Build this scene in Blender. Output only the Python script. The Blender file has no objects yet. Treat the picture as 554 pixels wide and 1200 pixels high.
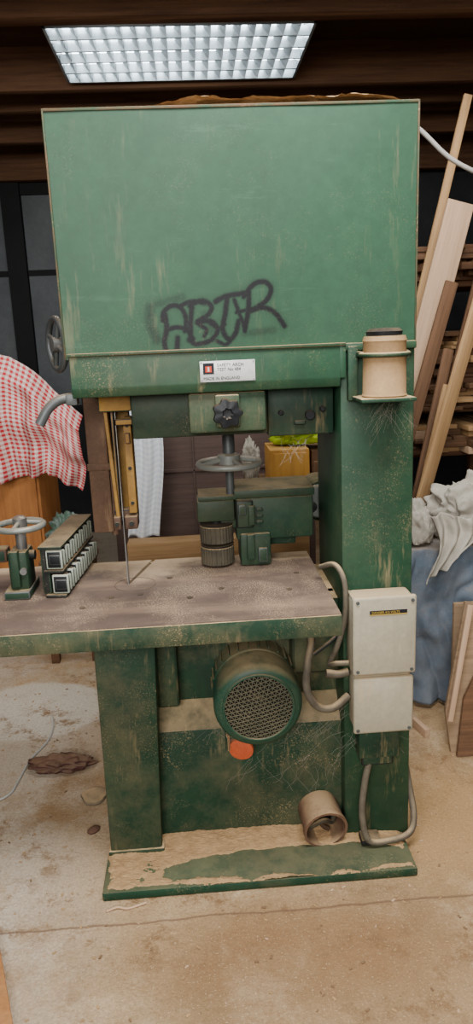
import bpy, bmesh, math, random
import numpy as np
from mathutils import Matrix, Vector, noise
random.seed(7)
COL=bpy.context.scene.collection
def rad(a): return math.radians(a)

# ------------------------------------------------------------------ materials
def nt(name):
    m=bpy.data.materials.new(name); m.use_nodes=True
    t=m.node_tree; b=t.nodes['Principled BSDF']; return m,t,b
def N(t,ty,**k):
    n=t.nodes.new(ty)
    for a,v in k.items(): setattr(n,a,v)
    return n
def mixc(t,fac,a,b,mode='MIX'):
    n=N(t,'ShaderNodeMix',data_type='RGBA',blend_type=mode)
    for sock,v in ((n.inputs[0],fac),(n.inputs[6],a),(n.inputs[7],b)):
        if hasattr(v,'is_linked'): t.links.new(v,sock)
        elif isinstance(v,(int,float)): sock.default_value=v
        else: sock.default_value=(*v,1)
    return n.outputs[2]
def math_(t,op,a,b=None,clamp=False):
    n=N(t,'ShaderNodeMath',operation=op); n.use_clamp=clamp
    for i,v in enumerate((a,b)):
        if v is None: continue
        if hasattr(v,'is_linked'): t.links.new(v,n.inputs[i])
        else: n.inputs[i].default_value=v
    return n.outputs[0]
def maprange(t,v,a,b,c=0,d=1):
    n=N(t,'ShaderNodeMapRange'); t.links.new(v,n.inputs[0])
    for i,x in enumerate((a,b,c,d)): n.inputs[i+1].default_value=x
    return n.outputs[0]
def noi(t,scale,detail=4,rough=.6,vec=None,stretch=None,off=0):
    tc=N(t,'ShaderNodeTexCoord').outputs['Object'] if vec is None else vec
    mp=N(t,'ShaderNodeMapping'); t.links.new(tc,mp.inputs[0])
    mp.inputs['Location'].default_value=(off,off*.7,off*1.3)
    if stretch: mp.inputs['Scale'].default_value=stretch
    n=N(t,'ShaderNodeTexNoise'); n.inputs['Scale'].default_value=scale
    n.inputs['Detail'].default_value=detail; n.inputs['Roughness'].default_value=rough
    t.links.new(mp.outputs[0],n.inputs['Vector']); return n.outputs[0]
DUST=(.46,.315,.165)
def mk(name,c1,c2=None,scale=5,rough=.6,metal=0,dust=.6,speck=.25,bump=.15,stretch=None,dcol=DUST,attr=None,scr=0,spec=.2,film=0,drip=0):
    m,t,b=nt(name)
    c2=c2 or tuple(x*.6 for x in c1)
    f=maprange(t,noi(t,scale,6,.65,stretch=stretch),.35,.65)
    c=mixc(t,f,c1,c2)
    fine=noi(t,scale*14,3,.7,stretch=stretch,off=3)
    c=mixc(t,maprange(t,fine,.3,.7,0,.35),c,tuple(x*.5 for x in c1))
    if scr>0:
        s=noi(t,3,8,.8,stretch=(1,1,7),off=5)
        s2=noi(t,46,4,.8,off=11)
        c=mixc(t,maprange(t,s,.58,.68,0,scr),c,tuple(min(1,x*1.35+.015) for x in c1))
        c=mixc(t,maprange(t,s2,.71,.75,0,.9*scr),c,(.50,.44,.35))
    if drip>0:   # vertical streaks of grime
        s=maprange(t,noi(t,16,4,.65,stretch=(1,1,.10),off=19),.52,.66)
        s=math_(t,'MULTIPLY',s,maprange(t,noi(t,3,4,.6,off=27),.40,.62))
        c=mixc(t,math_(t,'MULTIPLY',s,drip),c,tuple(x*.35+.01 for x in c1))
        s=maprange(t,noi(t,26,4,.7,stretch=(1,1,.14),off=43),.56,.68)
        s=math_(t,'MULTIPLY',s,maprange(t,noi(t,3,4,.6,off=47),.45,.62))
        c=mixc(t,math_(t,'MULTIPLY',s,drip*.7),c,dcol)
    if film>0:
        c=mixc(t,maprange(t,noi(t,2.3,7,.75,off=23),.44,.70,0,film),c,dcol)
    if attr:
        a=N(t,'ShaderNodeAttribute',attribute_name=attr)
        sp=noi(t,160,2,.8,off=2)
        v=math_(t,'MULTIPLY',a.outputs['Fac'],maprange(t,sp,.3,.6,.85,1.3),True)
        c=mixc(t,v,c,(.003,.003,.004))
    if speck>0:
        s=math_(t,'MULTIPLY',maprange(t,noi(t,230,4,.75,off=7),.55,.65),maprange(t,noi(t,5,6,.75,off=9),.50,.66))
        c=mixc(t,math_(t,'MULTIPLY',s,speck),c,dcol)
    if dust>0:
        g=N(t,'ShaderNodeNewGeometry'); sx=N(t,'ShaderNodeSeparateXYZ'); t.links.new(g.outputs['Normal'],sx.inputs[0])
        d=maprange(t,sx.outputs[2],.35,.9)
        d=math_(t,'MULTIPLY',d,maprange(t,noi(t,14,6,.7,off=13),.30,.55,.30,1))
        d=math_(t,'MULTIPLY',d,dust)
        c=mixc(t,d,c,dcol)
    t.links.new(c,b.inputs['Base Color'])
    b.inputs['Roughness'].default_value=rough; b.inputs['Metallic'].default_value=metal
    b.inputs['Specular IOR Level'].default_value=spec
    if bump>0:
        bp=N(t,'ShaderNodeBump'); bp.inputs['Strength'].default_value=bump; bp.inputs['Distance'].default_value=.004
        t.links.new(fine,bp.inputs['Height']); t.links.new(bp.outputs[0],b.inputs['Normal'])
    return m
def wood(name,c1,c2,rough=.7,sc=3,ax=0,dust=.2,bump=.2):
    st=[22,22,22]; st[ax]=1
    return mk(name,c1,c2,scale=sc,rough=rough,stretch=tuple(st),dust=dust,speck=.15,bump=bump)

M={}
M['green']=mk('green_paint',(.0165,.054,.0265),(.011,.037,.019),rough=.5,dust=.85,speck=.35,bump=.06,scr=.2,film=.05,drip=.5)
M['green_door']=mk('green_door_paint',(.0205,.062,.0315),(.016,.049,.025),scale=2.5,rough=.5,dust=.7,speck=.12,bump=.05,attr='spray',scr=.35,drip=.18)
M['green_edge']=mk('green_paint_rust_edge',(.018,.055,.029),(.10,.048,.022),scale=16,rough=.6,dust=.9,speck=.7,dcol=(.38,.24,.12))
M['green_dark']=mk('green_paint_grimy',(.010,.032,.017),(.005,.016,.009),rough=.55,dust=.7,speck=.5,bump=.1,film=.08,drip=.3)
M['green_low']=mk('green_paint_dusty',(.0145,.046,.024),(.009,.030,.017),rough=.6,dust=.95,speck=.65,bump=.1,scr=.2,film=.20,drip=.6)
M['green_base']=mk('green_paint_trodden',(.013,.050,.025),(.009,.034,.018),rough=.6,dust=.15,speck=.6,bump=.1,scr=.2,film=.15)
M['green_motor']=mk('green_motor_paint',(.022,.070,.042),(.015,.050,.031),rough=.45,dust=.5,speck=.45,bump=.04,film=.08)
M['olive']=mk('feeder_paint',(.016,.043,.023),(.010,.026,.015),rough=.5,dust=.45,speck=.4,film=.06)
M['steel']=mk('worn_steel',(.26,.26,.25),(.15,.14,.13),rough=.4,metal=.7,dust=.4,speck=.2)
M['cast']=mk('grey_cast_iron',(.24,.255,.235),(.14,.15,.135),rough=.45,metal=.3,dust=.4,speck=.2)
M['segment']=mk('fence_segment',(.40,.41,.34),(.22,.26,.20),scale=12,rough=.5,dust=.3,speck=.3)
M['darkcast']=mk('dark_grey_iron',(.10,.11,.11),(.06,.065,.065),rough=.45,metal=.4,dust=.3,speck=.2)
M['knurl']=mk('knurled_roller',(.075,.062,.040),(.03,.026,.019),scale=14,rough=.6,dust=.6,speck=.5)
M['black']=mk('black_plastic',(.008,.009,.011),(.012,.012,.012),rough=.45,dust=.15,speck=.1)
M['dark']=mk('dark_metal',(.018,.020,.018),(.010,.011,.010),rough=.6,dust=.4,speck=.3)
M['rust']=mk('rusty_brown_steel',(.115,.062,.036),(.06,.034,.022),scale=8,rough=.7,dust=.3,speck=.3,drip=.4)
M['rustpipe']=mk('rusty_pipe',(.17,.095,.055),(.09,.048,.03),scale=12,rough=.8,dust=.5,speck=.6)
M['ochre']=mk('ochre_bar',(.30,.165,.036),(.15,.08,.024),scale=9,rough=.6,dust=.2,speck=.3,drip=.5)
M['beige']=mk('beige_enamel',(.37,.335,.245),(.29,.255,.18),scale=5,rough=.5,dust=.7,speck=.5,bump=.05,film=.15,drip=.4)
M['tan']=mk('tan_can',(.37,.235,.115),(.26,.16,.075),scale=9,rough=.7,dust=.4,speck=.4)
M['conduit']=mk('dusty_conduit',(.13,.11,.078),(.07,.058,.042),scale=20,rough=.7,dust=.75,speck=.6)
M['whitecable']=mk('pale_cable',(.36,.34,.31),rough=.5,dust=.2,speck=.1)
M['cap']=mk('orange_red_cap',(.56,.10,.035),(.38,.075,.03),rough=.6,dust=.3,speck=.5)
M['plate']=mk('aluminium_plate',(.54,.54,.51),(.42,.42,.40),rough=.35,metal=.2,dust=0,speck=.1,bump=0)
M['ink']=mk('black_ink',(.012,.012,.016),rough=.6,dust=0,speck=0,bump=0)
M['red']=mk('red_ink',(.55,.05,.02),rough=.6,dust=0,speck=0,bump=0)
M['yellow']=mk('yellow_label',(.50,.33,.05),rough=.6,dust=0,speck=.1,bump=0)
M['sawdust']=mk('sawdust',(.46,.29,.14),(.34,.205,.095),scale=30,rough=1,dust=0,speck=0,bump=.8)
M['wire']=mk('grille_wire',(.12,.115,.075),(.05,.06,.04),rough=.6,dust=.5,speck=.5)
M['web']=mk('cobweb',(.30,.275,.225),rough=.9,dust=0,speck=0,bump=0)
M['beam']=wood('old_beam_wood',(.155,.075,.036),(.07,.033,.018),dust=0,sc=2,bump=.5)
M['ceilw']=wood('ceiling_board_wood',(.075,.038,.021),(.04,.02,.012),dust=0)
M['pine']=wood('pine_plank_wood',(.46,.28,.13),(.31,.18,.08))
M['pale']=wood('pale_board_wood',(.54,.36,.23),(.42,.27,.165))
M['brownw']=wood('brown_plank_wood',(.16,.083,.042),(.085,.044,.024))
M['darkw']=wood('dark_plywood',(.115,.075,.062),(.075,.05,.043),ax=0,dust=.1)
M['orangew']=wood('orange_varnished_wood',(.42,.17,.048),(.28,.105,.03),ax=2)
M['yellowb']=wood('yellow_varnished_wood',(.60,.31,.06),(.47,.23,.045),ax=2)
M['ply']=wood('plywood',(.34,.225,.13),(.22,.145,.085),ax=0,dust=.4)
M['wallb']=mk('dark_sheet_wall',(.028,.030,.031),(.012,.013,.015),scale=2,rough=.8,dust=0,speck=.1)
M['pane']=mk('dirty_glass',(.085,.095,.10),(.05,.056,.062),scale=3,rough=.5,dust=0,speck=.2)
M['frameb']=mk('black_frame',(.007,.007,.007),rough=.7,dust=0,speck=0)
M['rag']=mk('grey_rag_cloth',(.47,.43,.355),(.37,.335,.275),scale=3,rough=.95,dust=0,speck=.1)
M['blue']=mk('blue_grey_sheet',(.145,.185,.235),(.09,.12,.155),scale=6,rough=.8,dust=.4,speck=.6,film=.2)
M['hivis']=mk('hi_vis_fabric',(.55,.75,.03),(.40,.56,.02),rough=.7,dust=0,speck=0)
M['leather']=mk('brown_leather',(.095,.040,.030),(.055,.025,.02),rough=.6,dust=.2,speck=.3)
M['greenbag']=mk('green_bag_plastic',(.02,.07,.035),(.30,.33,.31),scale=9,rough=.4,dust=0,speck=0)
M['card']=mk('cardboard',(.35,.23,.13),rough=.8)
M['sil']=mk('louvre_aluminium',(.50,.54,.56),(.32,.35,.37),rough=.35,metal=.5,dust=0,speck=0,bump=0,spec=.5)

m,t,b=nt('rusty_table_top'); M['table']=m
c=mixc(t,maprange(t,noi(t,5,7,.7),.35,.65),(.112,.076,.058),(.066,.046,.036))
c=mixc(t,maprange(t,noi(t,2.6,6,.65,stretch=(.5,2.8,1),off=4),.48,.66,0,.75),c,(.22,.145,.095))
c=mixc(t,math_(t,'MULTIPLY',maprange(t,noi(t,240,4,.8,off=1),.50,.62),maprange(t,noi(t,4,5,.7,off=8),.46,.62,.06,1)),c,(.50,.355,.21))
tc=N(t,'ShaderNodeTexCoord').outputs['Object']; sx=N(t,'ShaderNodeSeparateXYZ'); t.links.new(tc,sx.inputs[0])
u=math_(t,'DIVIDE',math_(t,'ADD',sx.outputs[0],.27),.14); v=math_(t,'DIVIDE',math_(t,'ADD',sx.outputs[1],-.25),.12)
rr=math_(t,'ADD',math_(t,'ADD',math_(t,'MULTIPLY',u,u),math_(t,'MULTIPLY',v,v)),math_(t,'MULTIPLY',noi(t,14,7,.75,off=3),2.0))
c=mixc(t,maprange(t,rr,1.0,1.9,.65,0),c,(.50,.36,.22))
yb=math_(t,'ADD',sx.outputs[1],math_(t,'MULTIPLY',noi(t,9,6,.75,off=6),.14))
c=mixc(t,maprange(t,yb,.34,.41,0,.85),c,(.50,.36,.22))
t.links.new(c,b.inputs['Base Color']); b.inputs['Roughness'].default_value=.6; b.inputs['Specular IOR Level'].default_value=.3
# floor
m,t,b=nt('sawdust_floor'); M['floor']=m
c=mixc(t,maprange(t,noi(t,1.3,7,.65,off=2),.38,.62),(.47,.32,.175),(.29,.185,.095))
c=mixc(t,maprange(t,noi(t,3.1,7,.75,off=9),.50,.62,0,.6),c,(.57,.43,.27))
tc=N(t,'ShaderNodeTexCoord').outputs['Object']; sx=N(t,'ShaderNodeSeparateXYZ'); t.links.new(tc,sx.inputs[0])
X,Yc=sx.outputs[0],sx.outputs[1]
pale=maprange(t,X,-.35,-.70,0,.9); c=mixc(t,math_(t,'MULTIPLY',pale,maprange(t,noi(t,2.5,7,.75,off=21),.38,.52)),c,(.53,.445,.345))
dx=math_(t,'DIVIDE',math_(t,'ADD',X,.88),.32); dy=math_(t,'DIVIDE',math_(t,'ADD',Yc,-1.0),.26)
rr=math_(t,'ADD',math_(t,'MULTIPLY',dx,dx),math_(t,'MULTIPLY',dy,dy)); rr=math_(t,'ADD',rr,math_(t,'MULTIPLY',noi(t,5,4,.6),1.2))
c=mixc(t,maprange(t,rr,1.45,1.7,.85,0),c,(.64,.58,.48))
# orange-brown sawdust trodden around the machine base
u=math_(t,'DIVIDE',math_(t,'ADD',X,-.12),.45); v=math_(t,'DIVIDE',math_(t,'ADD',Yc,.38),.20)
rr=math_(t,'ADD',math_(t,'ADD',math_(t,'MULTIPLY',u,u),math_(t,'MULTIPLY',v,v)),math_(t,'MULTIPLY',noi(t,6,7,.75,off=41),1.8))
c=mixc(t,maprange(t,rr,1.0,2.1,.65,0),c,(.25,.13,.055))
u=math_(t,'DIVIDE',math_(t,'ADD',X,-.62),.30); v=math_(t,'DIVIDE',math_(t,'ADD',Yc,-.10),.35)
rr=math_(t,'ADD',math_(t,'ADD',math_(t,'MULTIPLY',u,u),math_(t,'MULTIPLY',v,v)),math_(t,'MULTIPLY',noi(t,7,7,.75,off=45),1.4))
c=mixc(t,maprange(t,rr,.9,1.9,.6,0),c,(.46,.275,.115))
c=mixc(t,math_(t,'MULTIPLY',maprange(t,noi(t,9,8,.85,off=33),.51,.62),maprange(t,noi(t,2,4,.6,off=37),.42,.6)),c,(.22,.125,.06))
speck=maprange(t,noi(t,120,5,.8,off=5),.42,.6)
c=mixc(t,math_(t,'MULTIPLY',speck,.38),c,(.18,.11,.055))
c=mixc(t,maprange(t,noi(t,170,3,.8,off=15),.60,.68,0,.7),c,(.70,.54,.34))
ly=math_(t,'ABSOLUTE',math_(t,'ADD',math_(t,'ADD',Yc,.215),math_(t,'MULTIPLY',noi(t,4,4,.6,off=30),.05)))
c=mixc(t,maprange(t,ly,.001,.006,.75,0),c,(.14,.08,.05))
t.links.new(c,b.inputs['Base Color']); b.inputs['Roughness'].default_value=.95; b.inputs['Specular IOR Level'].default_value=.1
bp=N(t,'ShaderNodeBump'); bp.inputs['Strength'].default_value=.7; bp.inputs['Distance'].default_value=.010
t.links.new(noi(t,40,7,.8),bp.inputs['Height']); t.links.new(bp.outputs[0],b.inputs['Normal'])
def gingham(name,n,dark,light):
    m,t,b=nt(name)
    uv=N(t,'ShaderNodeUVMap'); s=N(t,'ShaderNodeSeparateXYZ'); t.links.new(uv.outputs[0],s.inputs[0])
    a=math_(t,'GREATER_THAN',math_(t,'FRACT',math_(t,'MULTIPLY',s.outputs[0],n)),.5)
    d=math_(t,'GREATER_THAN',math_(t,'FRACT',math_(t,'MULTIPLY',s.outputs[1],n)),.5)
    f=math_(t,'MULTIPLY',math_(t,'ADD',a,d),.5)
    t.links.new(mixc(t,f,light,dark),b.inputs['Base Color']); b.inputs['Roughness'].default_value=.95; b.inputs['Specular IOR Level'].default_value=.1
    return m
M['gingham']=gingham('red_gingham_cotton',33,(.44,.022,.03),(.60,.52,.47))
M['whitecheck']=gingham('pale_check_cotton',24,(.58,.62,.68),(.76,.78,.79))
m,t,b=nt('lamp_glow'); b.inputs['Emission Color'].default_value=(.84,.95,1,1); b.inputs['Emission Strength'].default_value=17; M['glow']=m

# ------------------------------------------------------------------ builder
class B:
    def __init__(s): s.bm=bmesh.new(); s.mats=[]
    def mi(s,m):
        m=M[m]
        if m not in s.mats: s.mats.append(m)
        return s.mats.index(m)
    def _fin(s,faces,mat,smooth):
        i=s.mi(mat)
        for f in faces: f.material_index=i; f.smooth=smooth
    def box(s,x0,x1,y0,y1,z0,z1,mat,Mx=None,bev=.004,seg=2):
        vs=[s.bm.verts.new((x,y,z)) for x in (x0,x1) for y in (y0,y1) for z in (z0,z1)]
        q=[(0,1,3,2),(4,6,7,5),(0,4,5,1),(2,3,7,6),(0,2,6,4),(1,5,7,3)]
        fs=[s.bm.faces.new([vs[k] for k in a]) for a in q]
        if bev>0:
            es={e for f in fs for e in f.edges}
            r=bmesh.ops.bevel(s.bm,geom=list(es)+vs,offset=bev,segments=seg,affect='EDGES',profile=.5)
            fs=set(r['faces'])|{f for f in fs if f.is_valid}
            vs={v for f in fs for v in f.verts}
        s._fin(fs,mat,bev>0)
        if Mx is not None: bmesh.ops.transform(s.bm,matrix=Mx,verts=list(vs))
        return s
    def prism(s,poly,z0,z1,mat,Mx=None,smooth=False,bev=0):
        a=[s.bm.verts.new((x,y,z0)) for x,y in poly]; b=[s.bm.verts.new((x,y,z1)) for x,y in poly]
        n=len(poly); fs=[s.bm.faces.new(a[::-1]),s.bm.faces.new(b)]
        for i in range(n): fs.append(s.bm.faces.new((a[i],a[(i+1)%n],b[(i+1)%n],b[i])))
        vs=a+b
        if bev>0:
            es={e for f in fs for e in f.edges}
            r=bmesh.ops.bevel(s.bm,geom=list(es)+vs,offset=bev,segments=2,affect='EDGES',profile=.5)
            fs=set(r['faces'])|{f for f in fs if f.is_valid}; vs={v for f in fs for v in f.verts}
        s._fin(fs,mat,smooth or bev>0)
        if Mx is not None: bmesh.ops.transform(s.bm,matrix=Mx,verts=list(vs))
        return s
    def lathe(s,prof,mat,Mx=None,seg=36,rfun=None):
        rings=[]; vs=[]
        for r,z in prof:
            if r<=1e-6: v=s.bm.verts.new((0,0,z)); rings.append([v]); vs.append(v)
            else:
                ring=[]
                for k in range(seg):
                    a=2*math.pi*k/seg; q=r*(rfun(a) if rfun else 1)
                    ring.append(s.bm.verts.new((q*math.cos(a),q*math.sin(a),z)))
                rings.append(ring); vs+=ring
        fs=[]
        for i in range(len(rings)-1):
            p,q=rings[i],rings[i+1]
            for k in range(seg):
                k2=(k+1)%seg
                if len(p)==1 and len(q)==1: continue
                if len(p)==1: fs.append(s.bm.faces.new((p[0],q[k],q[k2])))
                elif len(q)==1: fs.append(s.bm.faces.new((p[k],p[k2],q[0])))
                else: fs.append(s.bm.faces.new((p[k],p[k2],q[k2],q[k])))
        s._fin(fs,mat,True)
        if Mx is not None: bmesh.ops.transform(s.bm,matrix=Mx,verts=vs)
        return s
    def cyl(s,p,q,r,mat,r2=None,seg=24,bev=.0):
        p,q=Vector(p),Vector(q); L=(q-p).length; r2=r if r2 is None else r2
        Mx=Matrix.Translation(p)@(q-p).to_track_quat('Z','Y').to_matrix().to_4x4()
        prof=[(0,0),(r-bev,0)]+([(r,bev),(r2,L-bev)] if bev else [(r2,L)])+([(r2-bev,L)] if bev else [])+[(0,L)]
        return s.lathe(prof,mat,Mx,seg)
    def torus(s,Mx,R,r,mat,seg=40,ss=10):
        rings=[];vs=[]
        for i in range(seg):
            a=2*math.pi*i/seg; ring=[]
            for j in range(ss):
                c=2*math.pi*j/ss; q=R+r*math.cos(c)
                ring.append(s.bm.verts.new((q*math.cos(a),q*math.sin(a),r*math.sin(c))))
            rings.append(ring); vs+=ring
        fs=[]
        for i in range(seg):
            p,q=rings[i],rings[(i+1)%seg]
            for j in range(ss): fs.append(s.bm.faces.new((p[j],q[j],q[(j+1)%ss],p[(j+1)%ss])))
        s._fin(fs,mat,True); bmesh.ops.transform(s.bm,matrix=Mx,verts=vs); return s
    def tube(s,pts,r,mat,ss=10,sub=8):
        P=[Vector(p) for p in pts]; out=[]
        if sub>1 and len(P)>2:
            E=[P[0]*2-P[1]]+P+[P[-1]*2-P[-2]]
            for i in range(1,len(E)-2):
                for k in range(sub):
                    u=k/sub; a,b,c,d=E[i-1],E[i],E[i+1],E[i+2]
                    out.append(.5*((2*b)+(c-a)*u+(2*a-5*b+4*c-d)*u*u+(3*b-a-3*c+d)*u**3))
            out.append(P[-1])
        else: out=P
        Tn=[(out[min(i+1,len(out)-1)]-out[max(i-1,0)]).normalized() for i in range(len(out))]
        n=Tn[0].orthogonal().normalized(); rings=[]
        for i,(p,tt) in enumerate(zip(out,Tn)):
            n=(n-tt*n.dot(tt)).normalized(); bb=tt.cross(n)
            rings.append([s.bm.verts.new(p+r*(math.cos(2*math.pi*j/ss)*n+math.sin(2*math.pi*j/ss)*bb)) for j in range(ss)])
        fs=[]
        for i in range(len(rings)-1):
            for j in range(ss): fs.append(s.bm.faces.new((rings[i][j],rings[i][(j+1)%ss],rings[i+1][(j+1)%ss],rings[i+1][j])))
        fs.append(s.bm.faces.new(rings[0][::-1])); fs.append(s.bm.faces.new(rings[-1]))
        s._fin(fs,mat,True); return s
    def xf(s,Mx): bmesh.ops.transform(s.bm,matrix=Mx,verts=s.bm.verts[:]); return s
    def done(s,name,parent=None,label=None,cat=None,kind=None,group=None):
        bmesh.ops.recalc_face_normals(s.bm,faces=s.bm.faces[:])
        me=bpy.data.meshes.new(name)
        s.bm.to_mesh(me); s.bm.free()
        for m in s.mats: me.materials.append(m)
        me.set_sharp_from_angle(angle=rad(38))
        o=bpy.data.objects.new(name,me); COL.objects.link(o)
        tag(o,parent,label,cat,kind,group); return o
def wloc(o):
    v=Vector(o.location)
    if o.parent is not None: v=wloc(o.parent)+o.matrix_parent_inverse.to_translation()+v
    return v
def tag(o,parent=None,label=None,cat=None,kind=None,group=None):
    if parent is not None:
        o.parent=parent; o.matrix_parent_inverse=Matrix.Translation(-wloc(parent))
    if label: o['label']=label
    if cat: o['category']=cat
    if kind: o['kind']=kind
    if group: o['group']=group
def empty(name,loc,label,cat):
    o=bpy.data.objects.new(name,None); o.location=loc; o.empty_display_size=.1; COL.objects.link(o)
    o['label']=label; o['category']=cat; return o
def T(x,y,z): return Matrix.Translation((x,y,z))
RX=lambda a:Matrix.Rotation(rad(a),4,'X'); RY=lambda a:Matrix.Rotation(rad(a),4,'Y'); RZ=lambda a:Matrix.Rotation(rad(a),4,'Z')
YZX=Matrix(((0,0,1,0),(1,0,0,0),(0,1,0,0),(0,0,0,1)))
def text(name,body,size,Mx,mat,parent,ext=.0004):
    cu=bpy.data.curves.new(name,'FONT'); cu.body=body; cu.size=size; cu.extrude=ext; cu.align_x='LEFT'
    o=bpy.data.objects.new(name,cu); COL.objects.link(o); bpy.context.view_layer.update()
    me=bpy.data.meshes.new_from_object(o.evaluated_get(bpy.context.evaluated_depsgraph_get()))
    bpy.data.objects.remove(o); me.transform(Mx); me.materials.clear(); me.materials.append(M[mat])
    o=bpy.data.objects.new(name,me); COL.objects.link(o); tag(o,parent); return o
def wheel(b,Mx,R,r,mat,spokes=4,hub=.02,dish=0,hubmat=None,ph=.4):
    b.torus(Mx,R,r,mat)
    for i in range(spokes):
        a=2*math.pi*i/spokes+ph
        p=Mx@Vector((R*math.cos(a),R*math.sin(a),0)); q=Mx@Vector((hub*.5*math.cos(a),hub*.5*math.sin(a),dish))
        b.cyl(p,q,r*.75,mat,seg=10)
    b.lathe([(0,dish-.015),(hub,dish-.015),(hub,dish+.012),(hub*.6,dish+.018),(0,dish+.018)],hubmat or mat,Mx,24)

# ================================================================== BAND SAW
SAW=empty('band_saw',(0,.15,0),'large old green resaw band saw with spray paint scrawl, dusty','band saw')
b=B(); b.box(-.435,.475,-.155,.45,0,.028,'green_base',bev=.006); b.done('base_plate',SAW)
b=B(); b.prism([(-.425,.028),(-.27,.028),(-.245,.76),(-.42,.76)],-.40,0,'green_low',RX(90),bev=.006)
b.box(-.43,-.262,-.006,.05,.03,.045,'green_low',bev=.003)
b.done('lower_wheel_cabinet',SAW)
b=B(); b.box(-.30,.30,.055,.42,.028,.40,'green_low',bev=.006)
b.prism([(.057,.398),(.13,.398),(.13,.470),(.118,.468),(.066,.41)],-.26,.30,'green_low',YZX)
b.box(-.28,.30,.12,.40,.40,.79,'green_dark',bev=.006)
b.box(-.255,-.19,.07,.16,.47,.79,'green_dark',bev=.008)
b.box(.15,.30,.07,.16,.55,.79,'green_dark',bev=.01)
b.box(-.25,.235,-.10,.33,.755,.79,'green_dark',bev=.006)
b.done('lower_recess_panel',SAW)
b=B()
prof=[(.295,.02),(.288,1.505),(.49,1.505),(.495,.02)]
b.prism(prof,-.38,-.006,'green',RX(90),bev=.008)
b.done('column',SAW)
b=B(); b.box(-.42,.485,.004,.40,1.50,2.085,'green',bev=.008)
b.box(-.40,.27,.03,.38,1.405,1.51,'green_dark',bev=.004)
b.done('upper_wheel_housing',SAW)
def px(p): return (-.20+(p[0]-175)*.00219, 1.63-(p[1]-360)*.00216-(p[0]-175)*.00011)
strokes=[
 ([(190,376),(192,366),(202,359),(212,362),(217,374),(215,388)],.0052,1),
 ([(192,366),(194,385),(190,402),(195,416),(203,413),(206,396)],.0056,1),
 ([(193,388),(204,384),(216,386),(224,397)],.0048,1),
 ([(210,360),(224,354),(240,356)],.0048,.95),
 ([(225,357),(222,378),(221,399)],.0056,1),
 ([(222,359),(236,353),(247,359),(243,369),(229,378),(245,376),(253,386),(245,398),(228,403),(219,398)],.0052,1),
 ([(231,380),(240,386),(237,394)],.0045,.9),
 ([(236,372),(252,384),(262,380)],.004,.8),
 ([(252,354),(264,348),(286,344)],.0056,1),
 ([(266,348),(263,366),(259,386),(266,397),(274,390),(278,376)],.0056,1),
 ([(252,399),(262,403),(270,396)],.0045,.9),
 ([(291,342),(290,362),(285,386)],.0056,1),
 ([(285,348),(297,334),(310,331),(317,339),(311,352),(293,364)],.0053,1),
 ([(293,364),(307,360),(321,366),(332,381)],.0052,1),
 ([(276,366),(300,360)],.0042,.85),
 ([(274,352),(283,378),(285,388)],.0046,.9),
 ([(176,362),(175,380),(182,398)],.012,.42),([(184,358),(214,350)],.010,.34),([(200,414),(188,416)],.006,.5),
 ([(284,390),(318,386)],.009,.32),([(240,370),(250,392)],.012,.32)]
x0,x1,z0,z1=-.42,.485,1.505,2.085
nx,nz=360,231
xs=np.linspace(x0,x1,nx); zs=np.linspace(z0,z1,nz)
GX,GZ=np.meshgrid(xs,zs); S=np.zeros_like(GX)
for pts,r,st in strokes:
    P=[px(p) for p in pts]
    E=[P[0]]+P+[P[-1]]; Q=[]
    for i in range(1,len(E)-2):
        for k in range(5):
            u=k/5; a,bb,c_,d=[np.array(E[i+j]) for j in (-1,0,1,2)]
            Q.append(.5*((2*bb)+(c_-a)*u+(2*a-5*bb+4*c_-d)*u*u+(3*bb-a-3*c_+d)*u**3))
    Q.append(np.array(P[-1]))
    D=np.full_like(GX,9.)
    for a,bb in zip(Q[:-1],Q[1:]):
        v=bb-a; L=max((v**2).sum(),1e-9)
        tt=np.clip(((GX-a[0])*v[0]+(GZ-a[1])*v[1])/L,0,1)
        D=np.minimum(D,np.hypot(GX-a[0]-tt*v[0],GZ-a[1]-tt*v[1]))
    core=1/(1+np.exp((D-r)/(r*.24)))+.22*np.exp(-(D/(r*2.8))**2)
    S=np.maximum(S,np.clip(core*st,0,1))
me=bpy.data.meshes.new('housing_door')
YY=-.004+.0025*np.sin(GX*5+1)*np.sin(GZ*6)+.001*np.sin(GX*17)*np.sin(GZ*13+2)
verts=np.stack([GX.ravel(),YY.ravel(),GZ.ravel()],1)
idx=np.arange(nx*nz).reshape(nz,nx)
faces=np.stack([idx[:-1,:-1].ravel(),idx[:-1,1:].ravel(),idx[1:,1:].ravel(),idx[1:,:-1].ravel()],1)
me.from_pydata(verts.tolist(),[],faces.tolist())
at=me.attributes.new('spray','FLOAT','POINT'); at.data.foreach_set('value',S.ravel().astype(np.float32))
me.polygons.foreach_set('use_smooth',[True]*len(me.polygons)); me.materials.append(M['green_door'])
o=bpy.data.objects.new('housing_door',me); COL.objects.link(o); tag(o,SAW,'green sheet metal door with black spray paint scrawl')
b=B(); b.box(-.423,.488,-.008,.004,2.081,2.088,'green_edge',bev=.002); b.box(-.423,-.418,-.008,.004,1.505,2.085,'green_edge',bev=.002)
b.box(.483,.488,-.008,.004,1.505,2.085,'green_edge',bev=.002)
b.done('door_edge_trim',SAW)
b=B(); b.prism([(-.004,1.520),(-.018,1.512),(-.022,1.432),(-.016,1.408),(.03,1.405),(.03,1.520)],-.41,.285,'green',YZX,bev=.003)
b.box(-.414,.300,-.024,.0,1.512,1.520,'green_edge',bev=.002)
b.box(.285,.488,-.014,.01,1.498,1.518,'green',bev=.004)
b.box(.283,.300,-.020,.0,1.43,1.515,'green',bev=.003)
b.done('door_flange',SAW)
b=B(); b.box(-.08,.062,-.027,-.022,1.435,1.488,'plate',bev=.001)
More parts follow.
